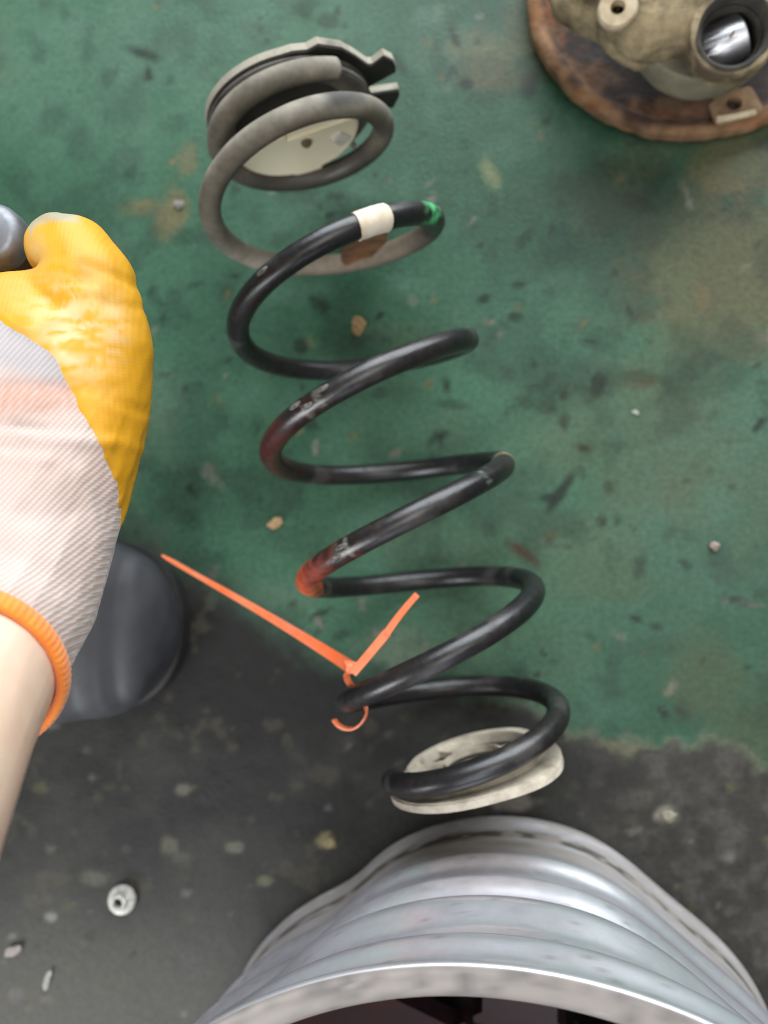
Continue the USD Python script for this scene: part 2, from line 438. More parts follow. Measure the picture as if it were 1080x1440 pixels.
def spot(s0, w, c, k, thr=.35, side=None):
    global col
    m_ = 1 - smoothstep(np.abs(ws - s0) / w + (nB - .5) * 2.6 + (nA - .5) * 1.5, .4, 1.2)
    if side is not None:
        m_ = m_ * side
    col = lerp(col, c, k * m_)


topside = smoothstep(upz, -.2, .5)
spot(1.80, .020, (.10, .50, .19), .98, side=smoothstep(upz, -.3, .1))     # green paint mark
spot(3.17, .11, (.060, .010, .008), .7); spot(4.195, .055, (.85, .16, .035), .98); spot(4.15, .09, (.26, .04, .018), .75)
for s0, w, k in ((3.03, .005, .5), (3.05, .004, .6), (4.06, .005, .6), (4.045, .003, .5)):
    spot(s0, w, (.42, .38, .32), k, side=topside * smoothstep(nB, .42, .58))
spot(3.05, .04, (.004, .004, .004), .6); spot(4.06, .035, (.004, .004, .004), .6)
spot(3.745, .010, (.45, .30, .19), .95); spot(3.85, .010, (.3, .3, .31), .8, side=topside * smoothstep(nB, .5, .6))
spot(5.665, .009, (.70, .67, .60), .98, side=smoothstep(upz, .62, .8)); spot(1.33, .02, (.25, .22, .18), .6)
wr = .34 + .46 * dusty + .08 * (nA - .5) + .12 * smoothstep(nB, .6, .75)
m_wire = mat('spring_enamel', (.8, .8, .8), (1.2, 1.2, 1.2), 300, bump=.2, bscale=700, bdist=.0004, tint='tint', extra=rough_attr, spec=.65)
obj('wire', wire, m_wire, spr, smooth=True, cols=col, vals=np.stack([wr] * 3, 1))
# scraped, lifted flakes of the coating
m_flake = mat('peeled_coating', (.02, .02, .02), (.16, .15, .135), 500, rough=.6)
for s0, sgn in ((3.02, .4), (3.045, -.2), (3.06, .5), (4.05, .3), (4.065, -.3), (2.055, .2)):
    s0 += .05; c0 = helix(s0); t0 = nrm(helix(s0 + .01) - helix(s0 - .01)); n0 = nrm(np.array([0, 0, 1]) - t0 * t0[2]); b0 = np.cross(t0, n0)
    n1 = nrm(n0 + b0 * sgn)
    fk = trimesh.creation.icosphere(2, 1.0)
    q = fk.vertices; q = q * (.003 + .001 * abs(sgn), .0012, .0007) * (.75 + .6 * fbm(q * 2 + s0 * 7, 3, 31))[:, None]
    fk.vertices = c0 + n1 * (WR + .0001) + q @ np.stack([t0, np.cross(n1, t0), n1])
    obj('coating_flake', fk, m_flake, spr)

# paper band with its folded flap, wrapped round the second coil
m_label = mat('aged_paper', (.62, .50, .36), (.72, .66, .55), 90, rough=.7, bump=.2)
m_flap = mat('stained_paper', (.24, .10, .035), (.07, .04, .025), 70, rough=.8, bump=.2)
lab = thing('paper_label', helix(1.96), 'cream paper label wrapped round the spring coil beside the green paint mark', 'label')
Lp = helix(np.linspace(1.936, 1.979, 26))
lm, li = tube(Lp, WR + .0006, 24, caps=False)
lm.vertices += (fbm(lm.vertices * 300, 2, 33)[:, None] - .5) * .0007
obj('band', lm, m_label, lab, smooth=40)
f0 = [helix(1.936) - (0, 0, .005), helix(1.982) - (0, 0, .005)]
f1 = [at(545, 338, .052), at(478, 352, .052)]
f2 = [at(522, 362, .02), at(480, 368, .02)]; f3 = [at(505, 378, .014), at(494, 380, .014)]
fl_rows = [np.linspace(a_, b_, 9) for a_, b_ in (f0, f1, f2, f3)]
fv = np.vstack(fl_rows); fv[:, 2] += (fbm(fv * 90, 2, 8) - .5) * .006
ff = []
for r_ in range(3):
    for k in range(8):
        q = r_ * 9 + k
        ff += [(q, q + 1, q + 10), (q, q + 10, q + 9)]
ff = np.array(ff)
sheet = trimesh.Trimesh(fv, ff, process=False).subdivide_loop(2) if False else trimesh.Trimesh(fv, ff, process=False)
nn = sheet.vertex_normals; nv = len(fv)
bd = trimesh.Trimesh(np.vstack([fv + nn * .0002, fv - nn * .0002]), np.vstack([ff, ff[:, ::-1] + nv]), process=False)
obj('flap', bd, m_flap, lab, smooth=True, label='rust brown stained flap of the paper label hanging under the coil')

# ------------------------------------------------------------------ upper spring seat
m_blackplate = mat('dusty_black_plate', (.012, .011, .010), (.03, .027, .023), 60, rough=.75, bump=.2)
m_edge = mat('plate_dust', (.40, .37, .30), (.20, .18, .15), 80, rough=.9, ramp=(.5, .75))
m_rub = mat('grey_rubber', (.05, .046, .042), (.17, .155, .135), 45, rough=.85, bump=.2)
m_cream = mat('cream_plastic', (.97, .90, .68), (.90, .79, .52), 45, rough=.55, ramp=(.55, .8))
m_white = mat('white_plastic', (.72, .68, .62), (.45, .40, .33), 60, rough=.5, ramp=(.5, .8))
m_brownknob = mat('brown_knob', (.10, .07, .035), (.2, .15, .08), 200, rough=.7)
seat = thing('upper_spring_seat', (*axis_pt(-.006)[:2], 0.0), 'dusty black spring seat with forked tabs and cream centre, behind the grey coils', 'spring seat')
circ = sg.Point(0, 0).buffer(.0437, 48)
ear = sg.Polygon([(-.0031, .0437), (.0134, .0427), (.0201, .0400), (.0259, .0412), (.0361, .0329), (.041, .0248), (.0462, .0145), (.0483, .0133), (.0548, .0167), (.0590, .0105), (.0597, .0053), (.0592, .0009), (.0530, -.0010), (.0446, -.0031), (.0417, -.0091), (.0500, -.0115), (.0589, -.0146), (.059, -.02), (.0537, -.030), (.0434, -.0188), (.02, -.02), (-.02, 0)])
plate = circ.union(ear).buffer(.0008).buffer(-.0008).difference(sg.Point(0, 0).buffer(.022))
pm = frame_mesh(trimesh.creation.extrude_polygon(plate, .0034, engine='earcut'), axis_pt(-.0082), RIGHT, UP, AX)
obj('plate', pm, m_edge, seat, smooth=30)
pl2 = frame_mesh(trimesh.creation.extrude_polygon(plate.buffer(-.0005), .0012, engine='earcut'), axis_pt(-.0050), RIGHT, UP, AX)
obj('plate_liner', pl2, m_blackplate, seat, smooth=30)
lathe_n = 110
obj('rubber_ring', frame_mesh(lathe([(.0300, -.0036), (.0418, -.0036), (.0432, -.0030), (.0432, -.0018), (.0416, -.0010), (.0416, -.0002), (.0436, .0008), (.0440, .0030), (.0425, .0042), (.0360, .0006), (.0300, .0006)], lathe_n), axis_pt(0), RIGHT, UP, AX), m_rub, seat, smooth=40)
obj('dark_backing', frame_mesh(lathe([(.0001, -.003), (.0310, -.003), (.0310, .0002), (.0001, .0002)], 64), axis_pt(0), RIGHT, UP, AX), m_blackplate, seat, smooth=30)  # added dark disc, fills the gap with the plate's shade
cpoly = sg.Point(0, 0).buffer(.0338, 48).intersection(sg.box(-.05, -.05, .05, .003)).union(sg.box(-.020, -.01, -.004, .0075)).buffer(-.001).buffer(.001)
cd = trimesh.creation.extrude_polygon(cpoly, .0105, engine='earcut')
cd2 = trimesh.creation.extrude_polygon(cpoly.buffer(-.0012), .0119, engine='earcut')
obj('centre_cup', frame_mesh(tri(man(cd) + man(cd2)), axis_pt(.0002), RIGHT, UP, AX), m_cream, seat, smooth=30)
tb = man(trimesh.creation.box((.016, .006, .004)))
obj('cup_tab', frame_mesh(tri(tb), axis_pt(.0095, -.002, -.0355), RIGHT, UP, AX), m_cream, seat)
wb = tri(hull(((-.003, -.004, 0), .002), ((.003, -.003, 0), .002), ((.002, .005, 0), .002), ((-.002, .004, .001), .002), n=16))
obj('lug', frame_mesh(wb, axis_pt(.0115, .022, -.012), nrm(RIGHT + .4 * UP), nrm(UP - .4 * RIGHT), AX), m_white, seat)
for x, y, r_ in ((.004, -.004, .0030), (.027, -.022, .0018)):
    kb = trimesh.creation.icosphere(2, r_); obj('knob', frame_mesh(kb, axis_pt(.0122, x, y), RIGHT, UP, AX), m_brownknob, seat, smooth=True)

# ------------------------------------------------------------------ lower spring pad
m_pad = mat('beige_rubber', (.58, .51, .41), (.24, .195, .14), 70, rough=.8, bump=.5, bscale=300, ramp=(.42, .72))
m_pit = mat('dark_pocket', (.022, .018, .013), (.05, .042, .03), 120, rough=.9)  # pocket floor, darker than the pad around it
pad = thing('lower_spring_pad', (*axis_pt(.352)[:2], 0.0), 'off white rubber spring pad with raised hub under the lowest coil', 'spring pad')
G1 = .3485
oval = sg.Polygon([((.0432 + .0055 * math.exp(-((t - .75) / .45) ** 2)) * math.cos(t) + .001, (.0432 + .0055 * math.exp(-((t - .75) / .45) ** 2)) * math.sin(t) + .005) for t in np.radians(np.arange(0, 360, 3))])
b1 = man(trimesh.creation.extrude_polygon(oval, .0032, engine='earcut')).translate([0, 0, 0])
b2 = man(trimesh.creation.extrude_polygon(oval.buffer(-.0010), .0046, engine='earcut')).translate([0, 0, -.0008])
obj('flange', frame_mesh(tri(b1 + b2), axis_pt(G1), RIGHT, UP, AX), m_pad, pad, smooth=30)
hub = man(lathe([(.014, .0), (.0350, .0), (.0345, -.0062), (.0330, -.0075), (.0285, -.0075), (.0275, -.0055), (.014, -.0055)], 80))
cuts = m3.Manifold()
for a0, a1 in ((25, 88), (112, 165), (192, 228), (268, 345)):
    pg = sg.Polygon([(r_ * math.cos(math.radians(t)), r_ * math.sin(math.radians(t))) for r_, ts in ((.0280, np.linspace(a0, a1, 12)), (.0150, np.linspace(a1, a0, 12))) for t in ts]).buffer(-.001).buffer(.001)
    cuts = cuts + man(trimesh.creation.extrude_polygon(pg, .014, engine='earcut')).translate([0, 0, -.0145])
obj('hub', frame_mesh(tri(hub - cuts), axis_pt(G1 - .0005, .002, .004), RIGHT, UP, AX), m_pad, pad, smooth=30)
obj('hub_floor', frame_mesh(lathe([(.012, -.0014), (.0300, -.0014), (.0300, -.0026), (.012, -.0026)], 60), axis_pt(G1, .002, .004), RIGHT, UP, AX), m_pit, pad)

# ------------------------------------------------------------------ zip tie
m_tie = mat('orange_nylon', (.86, .13, .035), (.78, .20, .09), 60, rough=.42, subsurface_weight=.15, subsurface_radius=(.004, .0015, .0008), subsurface_scale=1.0)
zt = thing('cable_tie', at(500, 985, 0), 'orange plastic cable tie looped round the spring coil with its tail sticking out', 'cable tie')
s_ = 5.165
c0 = helix(s_); zc = c0[2]
up = np.array([0, 0, 1.0])
tail = spline([at(228, 781, .045), at(300, 822, .055), at(400, 880, .068), at(465, 920, .076), at(492, 938, zc + .009)], 40)
obj('tail', strap(tail, np.interp(np.linspace(0, 1, 40), [0, .03, .5, .93, 1], [.0010, .0022, .0038, .0062, .0048]), .0013, nrm((.1, .2, 1))), m_tie, zt)
t0 = nrm(helix(s_ + .01) - helix(s_ - .01)); n0 = nrm(up - t0 * t0[2]); b0 = np.cross(t0, n0)
if proj(c0 + b0 * .01)[1] < proj(c0)[1]:
    b0 = -b0                                                      # b0 points to the lower side of the coil
rl = WR + .0012
zl = zc - .011
loop = [at(496, 938, zc + .006), at(489, 946, zc + .001), at(490, 958, zl + .003), at(502, 975, zl - .001), at(513, 990, zl + .001), at(515, 1004, zl + .003), at(506, 1019, zl + .001), at(491, 1025, zl - .001), at(478, 1021, zl - .002), at(470, 1012, zl - .003)]
lp = spline(loop, 90)
T = np.gradient(lp, axis=0); cen = lp.mean(0)
nv_ = lp - (cen); nv_ -= (nv_ * T).sum(1)[:, None] * T / (T * T).sum(1)[:, None]
obj('loop', strap(lp, .0030, .0011, nv_), m_tie, zt)
hd = m3.Manifold.batch_hull([ball(at(493, 938, zc + .007) + d, .0009, 12) for d in np.array([(-.0024, .0022, 0), (.0022, .0016, 0), (-.0008, -.0024, 0), (.0028, -.002, 0), (-.001, .001, .0018), (.0016, 0, .0018)])])
obj('lock_head', tri(hd), m_tie, zt)
tl2 = spline([at(497, 946, zc + .010), at(515, 925, zc + .012), at(545, 889, zc + .012)], 14)
obj('short_end', strap(tl2, .0040, .0015, nrm((0, .2, 1))), m_tie, zt)
tl3 = spline([at(543, 892, zc + .0128), at(560, 868, zc + .012), at(587, 836, zc + .010)], 14)
obj('short_end', strap(tl3, np.linspace(.0034, .0028, 14), .0013, nrm((0, .2, 1))), m_tie, zt)

# ------------------------------------------------------------------ wheel rim
WX, WY = .0086, -.2764
outer = [(.1310, .0), (.1334, .0015), (.1346, .006), (.1343, .0095), (.1332, .013), (.1324, .018), (.1318, .024), (.1318, .030), (.1316, .045), (.1322, .052), (.1350, .057), (.1360, .060), (.1346, .064), (.1318, .068), (.1314, .076), (.1334, .085), (.1380, .0915), (.1396, .0965), (.1380, .102), (.1346, .108), (.1352, .114), (.1412, .122), (.1452, .1285), (.1458, .134), (.1434, .141), (.1416, .146), (.1424, .156), (.1448, .164), (.1484, .1695), (.1528, .1745), (.1540, .179), (.1524, .1835), (.1512, .1875), (.1526, .196), (.1560, .204), (.1604, .209), (.1630, .2115), (.1640, .2145), (.1634, .2162)]
inner_ = [(.1612, .2166), (.1598, .2148), (.1565, .2138), (.1545, .2136), (.1532, .2130), (.1520, .2115), (.1485, .200), (.1450, .17), (.1370, .13), (.1300, .09), (.1275, .05), (.1270, .012), (.1275, .0)]


def soften(pr, n=9):
    pr = pr.copy()
    for _ in range(n):
        pr[1:-1] = .25 * pr[:-2] + .5 * pr[1:-1] + .25 * pr[2:]
    return pr


rimx = thing('wheel_rim', (WX, WY, 0), 'silver alloy wheel rim with dirty flanges standing below the lower spring pad', 'wheel rim')
m_silver = mat('silver_rim_paint', (.76, .76, .80), (.60, .60, .63), 28, rough=.26, rough2=.40, metal=.88, tint='tint', bump=.06, bscale=120, bdist=.001)
TA = math.radians(2.6)


def tilt(v):
    """the wheel leans a little to the left, its left edge on the floor"""
    v = np.asarray(v, float) + (.1345, 0, 0)
    c, s = math.cos(TA), math.sin(TA)
    return np.stack([v[:, 0] * c - v[:, 2] * s, v[:, 1], v[:, 0] * s + v[:, 2] * c], 1) + (WX - .1345 + .006, WY, 0)


bprof = soften(dens(outer + inner_)); NO = int(np.argmax(bprof[:, 1])) - 1
bar = lathe(bprof, 240)
rc = bar.vertices; rr = np.hypot(rc[:, 0], rc[:, 1]); ra = rc / np.maximum(rr, 1e-6)[:, None]
rn = fbm(np.stack([ra[:, 0] * 5, ra[:, 1] * 5, rc[:, 2] * 130], 1), 4, 41); rn2 = fbm(rc * 160, 3, 42)
col = np.ones((len(rc), 3))
dusty_f = np.exp(-((rc[:, 2] - .008) / .009) ** 2) * (rr > .1295)
col = lerp(col, (.62, .585, .50), dusty_f * .8 * smoothstep(rn2 * .6 + rn * .4, .32, .58))
dirtz = (1.1 * np.exp(-((rc[:, 2] - .024) / .007) ** 2) + .85 * np.exp(-((rc[:, 2] - .040) / .012) ** 2) + .35 * np.exp(-((rc[:, 2] - .012) / .006) ** 2)) * (rr > .1295)
col = lerp(col, (.55, .50, .40), np.clip(dirtz * (.5 + 1.3 * (rn - .3)), 0, .95))
col = lerp(col, (.10, .095, .08), np.clip(1.5 * np.exp(-((rc[:, 2] - .0245 - .008 * (rn - .5)) / .0036) ** 2) * smoothstep(rn2, .40, .55), 0, .8))
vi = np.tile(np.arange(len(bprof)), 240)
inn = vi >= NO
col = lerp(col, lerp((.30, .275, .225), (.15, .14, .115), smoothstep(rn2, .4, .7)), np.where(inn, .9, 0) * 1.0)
col = lerp(col, (.5, .49, .47), .5 * smoothstep(fbm(rc * 330, 2, 44), .74, .80))
dth = (np.degrees(np.arctan2(rc[:, 1], rc[:, 0])) - 97) % 360
bul = 1 + .23 * smoothstep(dth, 34, 80) * (1 - smoothstep(dth, 95, 160)) * (1 - smoothstep(rc[:, 2], .10, .19)) - (.055 * np.exp(-((dth - 315) / 17) ** 2) + .02 * np.exp(-((dth - 38) / 10) ** 2)) * (1 - smoothstep(rc[:, 2], .12, .19))   # knocked out of round on the left
rc = rc * np.stack([bul, bul, np.ones_like(bul)], 1)
bar.vertices = tilt(rc)
wearv = np.stack([.28 + .5 * np.clip(dirtz, 0, 1) * .8 + .45 * inn + .2 * dusty_f + .1 * (rn2 - .5)] * 3, 1)
m_silver = mat('silver_rim_paint', (.83, .805, .87), (.90, .875, .94), 18, metal=.80, tint='tint', bump=.05, bscale=160, bdist=.0008, extra=rough_attr)
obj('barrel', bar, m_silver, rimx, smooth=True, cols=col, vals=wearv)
m_disc = mat('wheel_centre', (.06, .018, .022), (.03, .02, .03), 30, rough=.5)
spk = sg.Point(0, 0).buffer(.045, 32)
for k in range(5):
    t = k * 2 * math.pi / 5 + .3
    spk = spk.union(sg.LineString([(0, 0), (.132 * math.cos(t), .132 * math.sin(t))]).buffer(.019))
spk = spk.intersection(sg.Point(0, 0).buffer(.1268, 64)).difference(sg.Point(0, 0).buffer(.024))
for k in range(5):
    t = (k + .5) * 2 * math.pi / 5 + .3
    spk = spk.difference(sg.Point(.036 * math.cos(t), .036 * math.sin(t)).buffer(.006))
dsk = trimesh.creation.extrude_polygon(spk.buffer(-.002).buffer(.002), .016, engine='earcut'); dsk.vertices = tilt(dsk.vertices + (0, 0, .012))
obj('wheel_centre', dsk, m_disc, rimx)

# ------------------------------------------------------------------ brake shield and knuckle
m_rust = mat('rusty_sheet', (.55, .5, .45), (1.35, 1.4, 1.5), 120, rough=.9, tint='tint', bump=.9, bscale=260, bdist=.0014)
m_cast = mat('dusty_casting', (.085, .062, .034), (.33, .26, .15), 48, rough=.85, bump=.8, bscale=200, bdist=.0015, ramp=(.38, .64))
m_hub = mat('greasy_hub', (.12, .11, .075), (.20, .18, .125), 50, rough=.6, bump=.3)
m_lug = mat('tan_lug', (.46, .38, .26), (.30, .22, .13), 110, rough=.8)
m_lugb = mat('rusty_lug', (.26, .17, .09), (.13, .07, .035), 90, rough=.85, bump=.4)
m_dk = mat('dark_recess', (.010, .010, .012), (.02, .018, .018), 60, rough=.6)
m_seal = mat('worn_seal', (.022, .020, .018), (.06, .052, .04), 90, rough=.9)
m_bright = mat('machined_steel', (.80, .80, .83), (.45, .45, .48), 30, rough=.38, metal=1.0)
SC = at(985, -42, .012)
brk = thing('brake_knuckle', (*SC[:2], 0), 'rusty brake backing plate with dusty steering knuckle and shiny bearing bore', 'brake part')
sh = lathe(dens([(.040, .006), (.070, .0065), (.086, .0085), (.091, .0135), (.0955, .0155), (.0985, .013), (.0985, .006), (.093, .003), (.070, .001), (.040, .001)], .002), 300)
vv = sh.vertices; an = np.arctan2(vv[:, 1], vv[:, 0])
vv[:, :2] *= (1 + .016 * (fbm(np.stack([np.cos(an) * 3, np.sin(an) * 3, an * 0], 1), 3, 51) - .5))[:, None]
vv += .0022 * (fbm(vv * 110, 3, 57)[:, None] - .5)
vv[:, 2] += .003 * (fbm(np.stack([np.cos(an) * 4, np.sin(an) * 4, an * 0 + 4], 1), 2, 52) - .5) * (vv[:, 2] > .005)
sh.vertices = vv + (SC[0], SC[1], 0)
rs = np.hypot(vv[:, 0], vv[:, 1]); rnz = fbm(vv * 55, 4, 58); rny = fbm(vv * 130 + 2, 3, 59)
rcol = lerp((.045, .022, .012), (.17, .080, .032), smoothstep(rnz, .35, .65))
rcol = lerp(rcol, (.26, .15, .075), smoothstep(rs + (rnz - .5) * .03, .088, .098) * .65)
rcol = lerp(rcol, (.20, .072, .022), .6 * smoothstep(rny, .55, .68))
rcol = lerp(rcol, (.010, .008, .007), .95 * (1 - smoothstep(rs + (rnz - .5) * .03, .070, .090)))  # near-black centre: shadow round the hub painted into the plate
obj('backing_plate', sh, m_rust, brk, smooth=True, cols=rcol)
HC = at(1000, 12, .046)
obj('hub_ring', frame_mesh(lathe([(.022, 0), (.0360, 0), (.0385, .006), (.0388, .018), (.0372, .0205), (.022, .0205)], 100), (HC[0], HC[1], .024), *np.eye(3)), m_hub, brk, smooth=35)
ears = [(at(868, 20, .062), .0095), (at(905, 40, .052), .016), (at(960, 20, .050), .021), (at(1010, -40, .055), .022), (at(930, -20, .055), .020), (at(830, -25, .05), .012), (at(790, -10, .038), .008), (at(1075, -60, .05), .02)]
E_ = ears
body = hull(E_[0], E_[1]) + hull(E_[1], E_[2]) + hull(E_[2], E_[3]) + hull(E_[0], E_[4]) + hull(E_[4], E_[2]) + hull(E_[4], E_[5]) + hull(E_[5], E_[6]) + hull(E_[3], E_[7]) + hull((at(940, 60, .04), .011), (at(985, 45, .045), .013)) + hull((at(868, 40, .045), .012), (at(905, 62, .04), .012), (at(950, 55, .04), .013)) + hull((at(800, 5, .04), .010), (at(860, 30, .04), .012)) + hull((at(1060, 5, .045), .015), (at(1085, 40, .04), .012))
bore = at(1030, 48, .062)
bt = nrm(nrm(CC - bore) * .25 + np.array([.02, -.12, .9])); bx = nrm(np.cross([0, 1, 0], bt)); by = np.cross(bt, bx)
boss = frame_mesh(lathe([(.0001, -.012), (.0212, -.012), (.0212, .003), (.0204, .0045), (.0001, .0045)], 64), bore, bx, by, bt)
cutm = frame_mesh(lathe([(.0001, -.03), (.0178, -.03), (.0178, .03), (.0001, .03)], 64), bore, bx, by, bt)
eh = frame_mesh(lathe([(.0001, -.03), (.0034, -.03), (.0034, .03), (.0001, .03)], 24), at(868, 18, .065), *np.eye(3))
cast = (body + man(boss) - man(cutm) - man(eh)).refine_to_length(.004)
ct = tri(cast); ct = trimesh.Trimesh(ct.vertices, ct.faces)
ct.vertices += ct.vertex_normals * ((fbm(ct.vertices * 90, 3, 55) - .5) * .0045)[:, None]
obj('knuckle_casting', ct, m_cast, brk, smooth=40)
bs = frame_mesh(lathe([(.0034, 0), (.0092, 0), (.0098, .001), (.0098, .0035), (.0088, .0048), (.0036, .0048)], 40), at(868, 18, .0695), bx * 0 + nrm((1, 0, .1)), nrm((0, 1, .12)), nrm((-.1, -.12, 1)))
obj('bolt_boss', bs, m_lug, brk)
obj('bore_seal', frame_mesh(lathe([(.0150, -.012), (.0177, -.012), (.0186, .0043), (.0174, .0050), (.0152, .002)], 80), bore, bx, by, bt), m_seal, brk, smooth=40)
obj('bearing_sleeve', frame_mesh(lathe([(.0138, -.022), (.0149, -.022), (.0149, -.004), (.0146, -.003), (.0141, -.003), (.0138, -.004)], 80), bore, bx, by, bt), m_seal, brk, smooth=40)
lx = nrm(bx + .35 * by); ly = nrm(np.cross(bt, lx))
roll = frame_mesh(lathe([(.0001, -.02), (.0128, -.02), (.0128, .02), (.0001, .02)], 72), bore - bt * .0150 - lx * .002, bt, ly, lx) if False else frame_mesh(lathe([(.0001, -.02), (.0128, -.02), (.0128, .0075), (.0118, .0085), (.0001, .0085)], 72), bore - bt * .0150, ly, bt, lx)
if roll.volume < 0:
    roll.invert()
wall = frame_mesh(lathe([(.0001, -.04), (.0145, -.04), (.0145, .0), (.0001, .0)], 64), bore, bx, by, bt)
rl_ = tri(man(roll) ^ man(wall))
obj('spindle', rl_, m_bright, brk, smooth=35)
lgp = at(1032, 146, .017)
lg = tri(m3.Manifold.batch_hull([ball(lgp + d, .003, 16) for d in np.array([(-.009, .002, -.004), (.011, .004, -.004), (-.007, -.008, -.002), (.013, -.004, -.002), (-.006, .006, -.003), (.008, .008, -.003)])]) - man(frame_mesh(lathe([(.0001, -.02), (.0042, -.02), (.0042, .02), (.0001, .02)], 24), lgp, *np.eye(3))))
obj('lug', lg, m_lugb, brk, smooth=35)
obj('clip_bar', strap(spline([at(1008, 168, .021), at(1030, 165, .022), at(1062, 158, .021)], 8), .0032, .002, (0, 0, 1)), m_lug, brk)

# ------------------------------------------------------------------ boot
m_boot = mat('black_rubber_boot', (.020, .020, .024), (.040, .040, .046), 30, rough=.56, rough2=.72, bump=.12, bscale=90, bdist=.001, spec=.6)
m_sole = mat('boot_sole', (.016, .016, .015), (.03, .03, .028), 60, rough=.55)
toe = at(248, 884, .02); fwd = nrm(at(265, 880, 0) - at(-200, 868, 0)); sid = np.cross([0, 0, 1], fwd)
boot = thing('work_boot', (*(toe - fwd * .12)[:2], 0), 'dark grey glossy rounded boot toe on the floor behind the gloved wrist', 'boot')
# stations: distance behind the toe, half width, height, lowest
st = [(.0, .004, .020, .012), (.003, .018, .030, .010), (.010, .033, .041, .009), (.022, .044, .050, .008), (.040, .051, .058, .008), (.062, .0525, .066, .008), (.085, .050, .078, .008), (.11, .046, .093, .008), (.14, .042, .110, .008), (.17, .040, .14, .008), (.20, .039, .16, .008), (.24, .038, .165, .008), (.268, .030, .165, .008), (.28, .012, .16, .010)]
st = np.array(st); ns = 64
si = CubicSpline(np.linspace(0, 1, len(st)), st)(np.linspace(0, 1, 70))
th = np.linspace(0, 2 * np.pi, ns, endpoint=False)
rows = []
for d0, hw, ht, lo in si:
    e = 2 / 2.7
    cx = np.sign(np.cos(th)) * np.abs(np.cos(th)) ** e; cz = np.sign(np.sin(th)) * np.abs(np.sin(th)) ** e
    z = lo + (ht - lo) * (.5 + .5 * cz)
    crease = .0026 * math.exp(-((d0 - .024) / .0045) ** 2) + .0024 * math.exp(-((d0 - .046) / .006) ** 2) + .0012 * math.exp(-((d0 - .034) / .003) ** 2)
    sq = 1 - crease / .05 * np.clip(cz, 0, 1)
    rows.append(toe * (1, 1, 0) - fwd * d0 + np.outer(hw * cx * sq, sid) + np.outer(z - crease * np.clip(cz + .3, 0, 1), (0, 0, 1)))
bv = np.vstack(rows); k = len(si)
i, j = np.meshgrid(np.arange(k - 1), np.arange(ns), indexing='ij')
a = i * ns + j; b = i * ns + (j + 1) % ns; c_ = (i + 1) * ns + (j + 1) % ns; d_ = (i + 1) * ns + j
bf = np.vstack([np.stack([a, c_, b], -1).reshape(-1, 3), np.stack([a, d_, c_], -1).reshape(-1, 3)])
jj = np.arange(1, ns - 1)
bf = np.vstack([bf, np.stack([jj * 0, jj, jj + 1], 1), (k - 1) * ns + np.stack([jj * 0, jj + 1, jj], 1)])
bm = trimesh.Trimesh(bv, bf, process=False)
if bm.volume < 0:
    bm.invert()
bm.vertices = bm.vertices + bm.vertex_normals * ((fbm(bm.vertices * (28, 28, 40), 3, 91) - .5) * .005)[:, None] * smoothstep(bm.vertices[:, 2], .012, .03)[:, None]
obj('upper', bm, m_boot, boot, smooth=50)
ol = [(x, y) for x, y in zip(-si[:, 0], si[:, 1])] + [(x, -y) for x, y in zip(-si[::-1, 0], si[::-1, 1])]
sole = trimesh.creation.extrude_polygon(sg.Polygon(ol).buffer(.0002), .010, engine='earcut')
obj('sole', frame_mesh(sole, toe * (1, 1, 0) + (0, 0, .0005), fwd, sid, np.array([0, 0, 1.0])), m_sole, boot)

# ------------------------------------------------------------------ person: gloved hand and forearm
def cam_pt(x, y, d):
    return CC + CR @ np.array([x, y, -d])


W = cs(-33, 940, .21)
Wc = np.array([(-34 - 540) / FPX * .21, (720 - 930) / FPX * .21, .21])
Dc = nrm((.16, -.36, -.92))                                  # forearm direction in camera axes (x, y, depth)


def arm_pt(t):
    q = Wc + Dc * t
    return cam_pt(*q)


AD = nrm(arm_pt(.1) - arm_pt(0))


def hand_manifold(sh):
    """one closed hand, every radius shrunk by sh"""
    P = lambda x, y, d, r: (cs(x, y, d), r * .001 - sh)
    w0 = (arm_pt(.0), .0245 - sh)
    h1, h2, h3 = P(22, 850, .228, 23.6), P(50, 755, .24, 24.6), P(40, 640, .25, 27)
    cmc, met, mcp, ip, mid, tip = P(108, 690, .243, 16), P(136, 585, .244, 16), P(149, 490, .245, 14.6), P(129, 398, .245, 13.6), P(107, 358, .247, 11.4), P(84, 349, .25, 10.5)
    out = hull(w0, h1) + hull(h1, h2) + hull(h2, h3) + hull(h1, cmc, h2) + hull(h2, cmc, met, h3) + hull(met, mcp, h3) + hull(mcp, ip) + hull(ip, mid) + hull(mid, tip)
    im = P(38, 482, .243, 15)
    out = out + hull(h3, mcp, im) + hull(mcp, im, P(60, 452, .246, 13)) + hull(P(74, 428, .247, 11), ip, mcp) + hull(P(74, 428, .247, 11), P(20, 438, .245, 12), im)
    fs = [((38, 482, .243, 15), (-78, 440, .244, 12.4), (-104, 372, .262, 10.6), (-62, 318, .275, 9.4)),
          ((22, 500, .264, 14.5), (-88, 455, .266, 12.4), (-112, 385, .283, 10.6), (-58, 330, .294, 9.4)),
          ((12, 525, .286, 13.5), (-80, 475, .288, 11.8), (-100, 410, .304, 10.2), (-50, 360, .313, 9.0)),
          ((8, 550, .306, 12), (-60, 505, .308, 10.4), (-76, 450, .320, 9.2), (-36, 405, .327, 8.2))]
    for f in fs:
        q = [P(*z) for z in f]
        out = out + hull(h3, q[0]) + chain(q)
    q = [P(*f[0]) for f in fs]
    return out + hull(q[0], q[1], h3) + hull(q[1], q[2], h3) + hull(q[2], q[3], h3) + hull(h2, q[3], h3)


def smooth_mesh(mf, step, it):
    m = tri(mf.refine_to_length(step)); m = trimesh.Trimesh(m.vertices, m.faces)
    trimesh.smoothing.filter_taubin(m, lamb=.5, nu=.52, iterations=it)
    return m


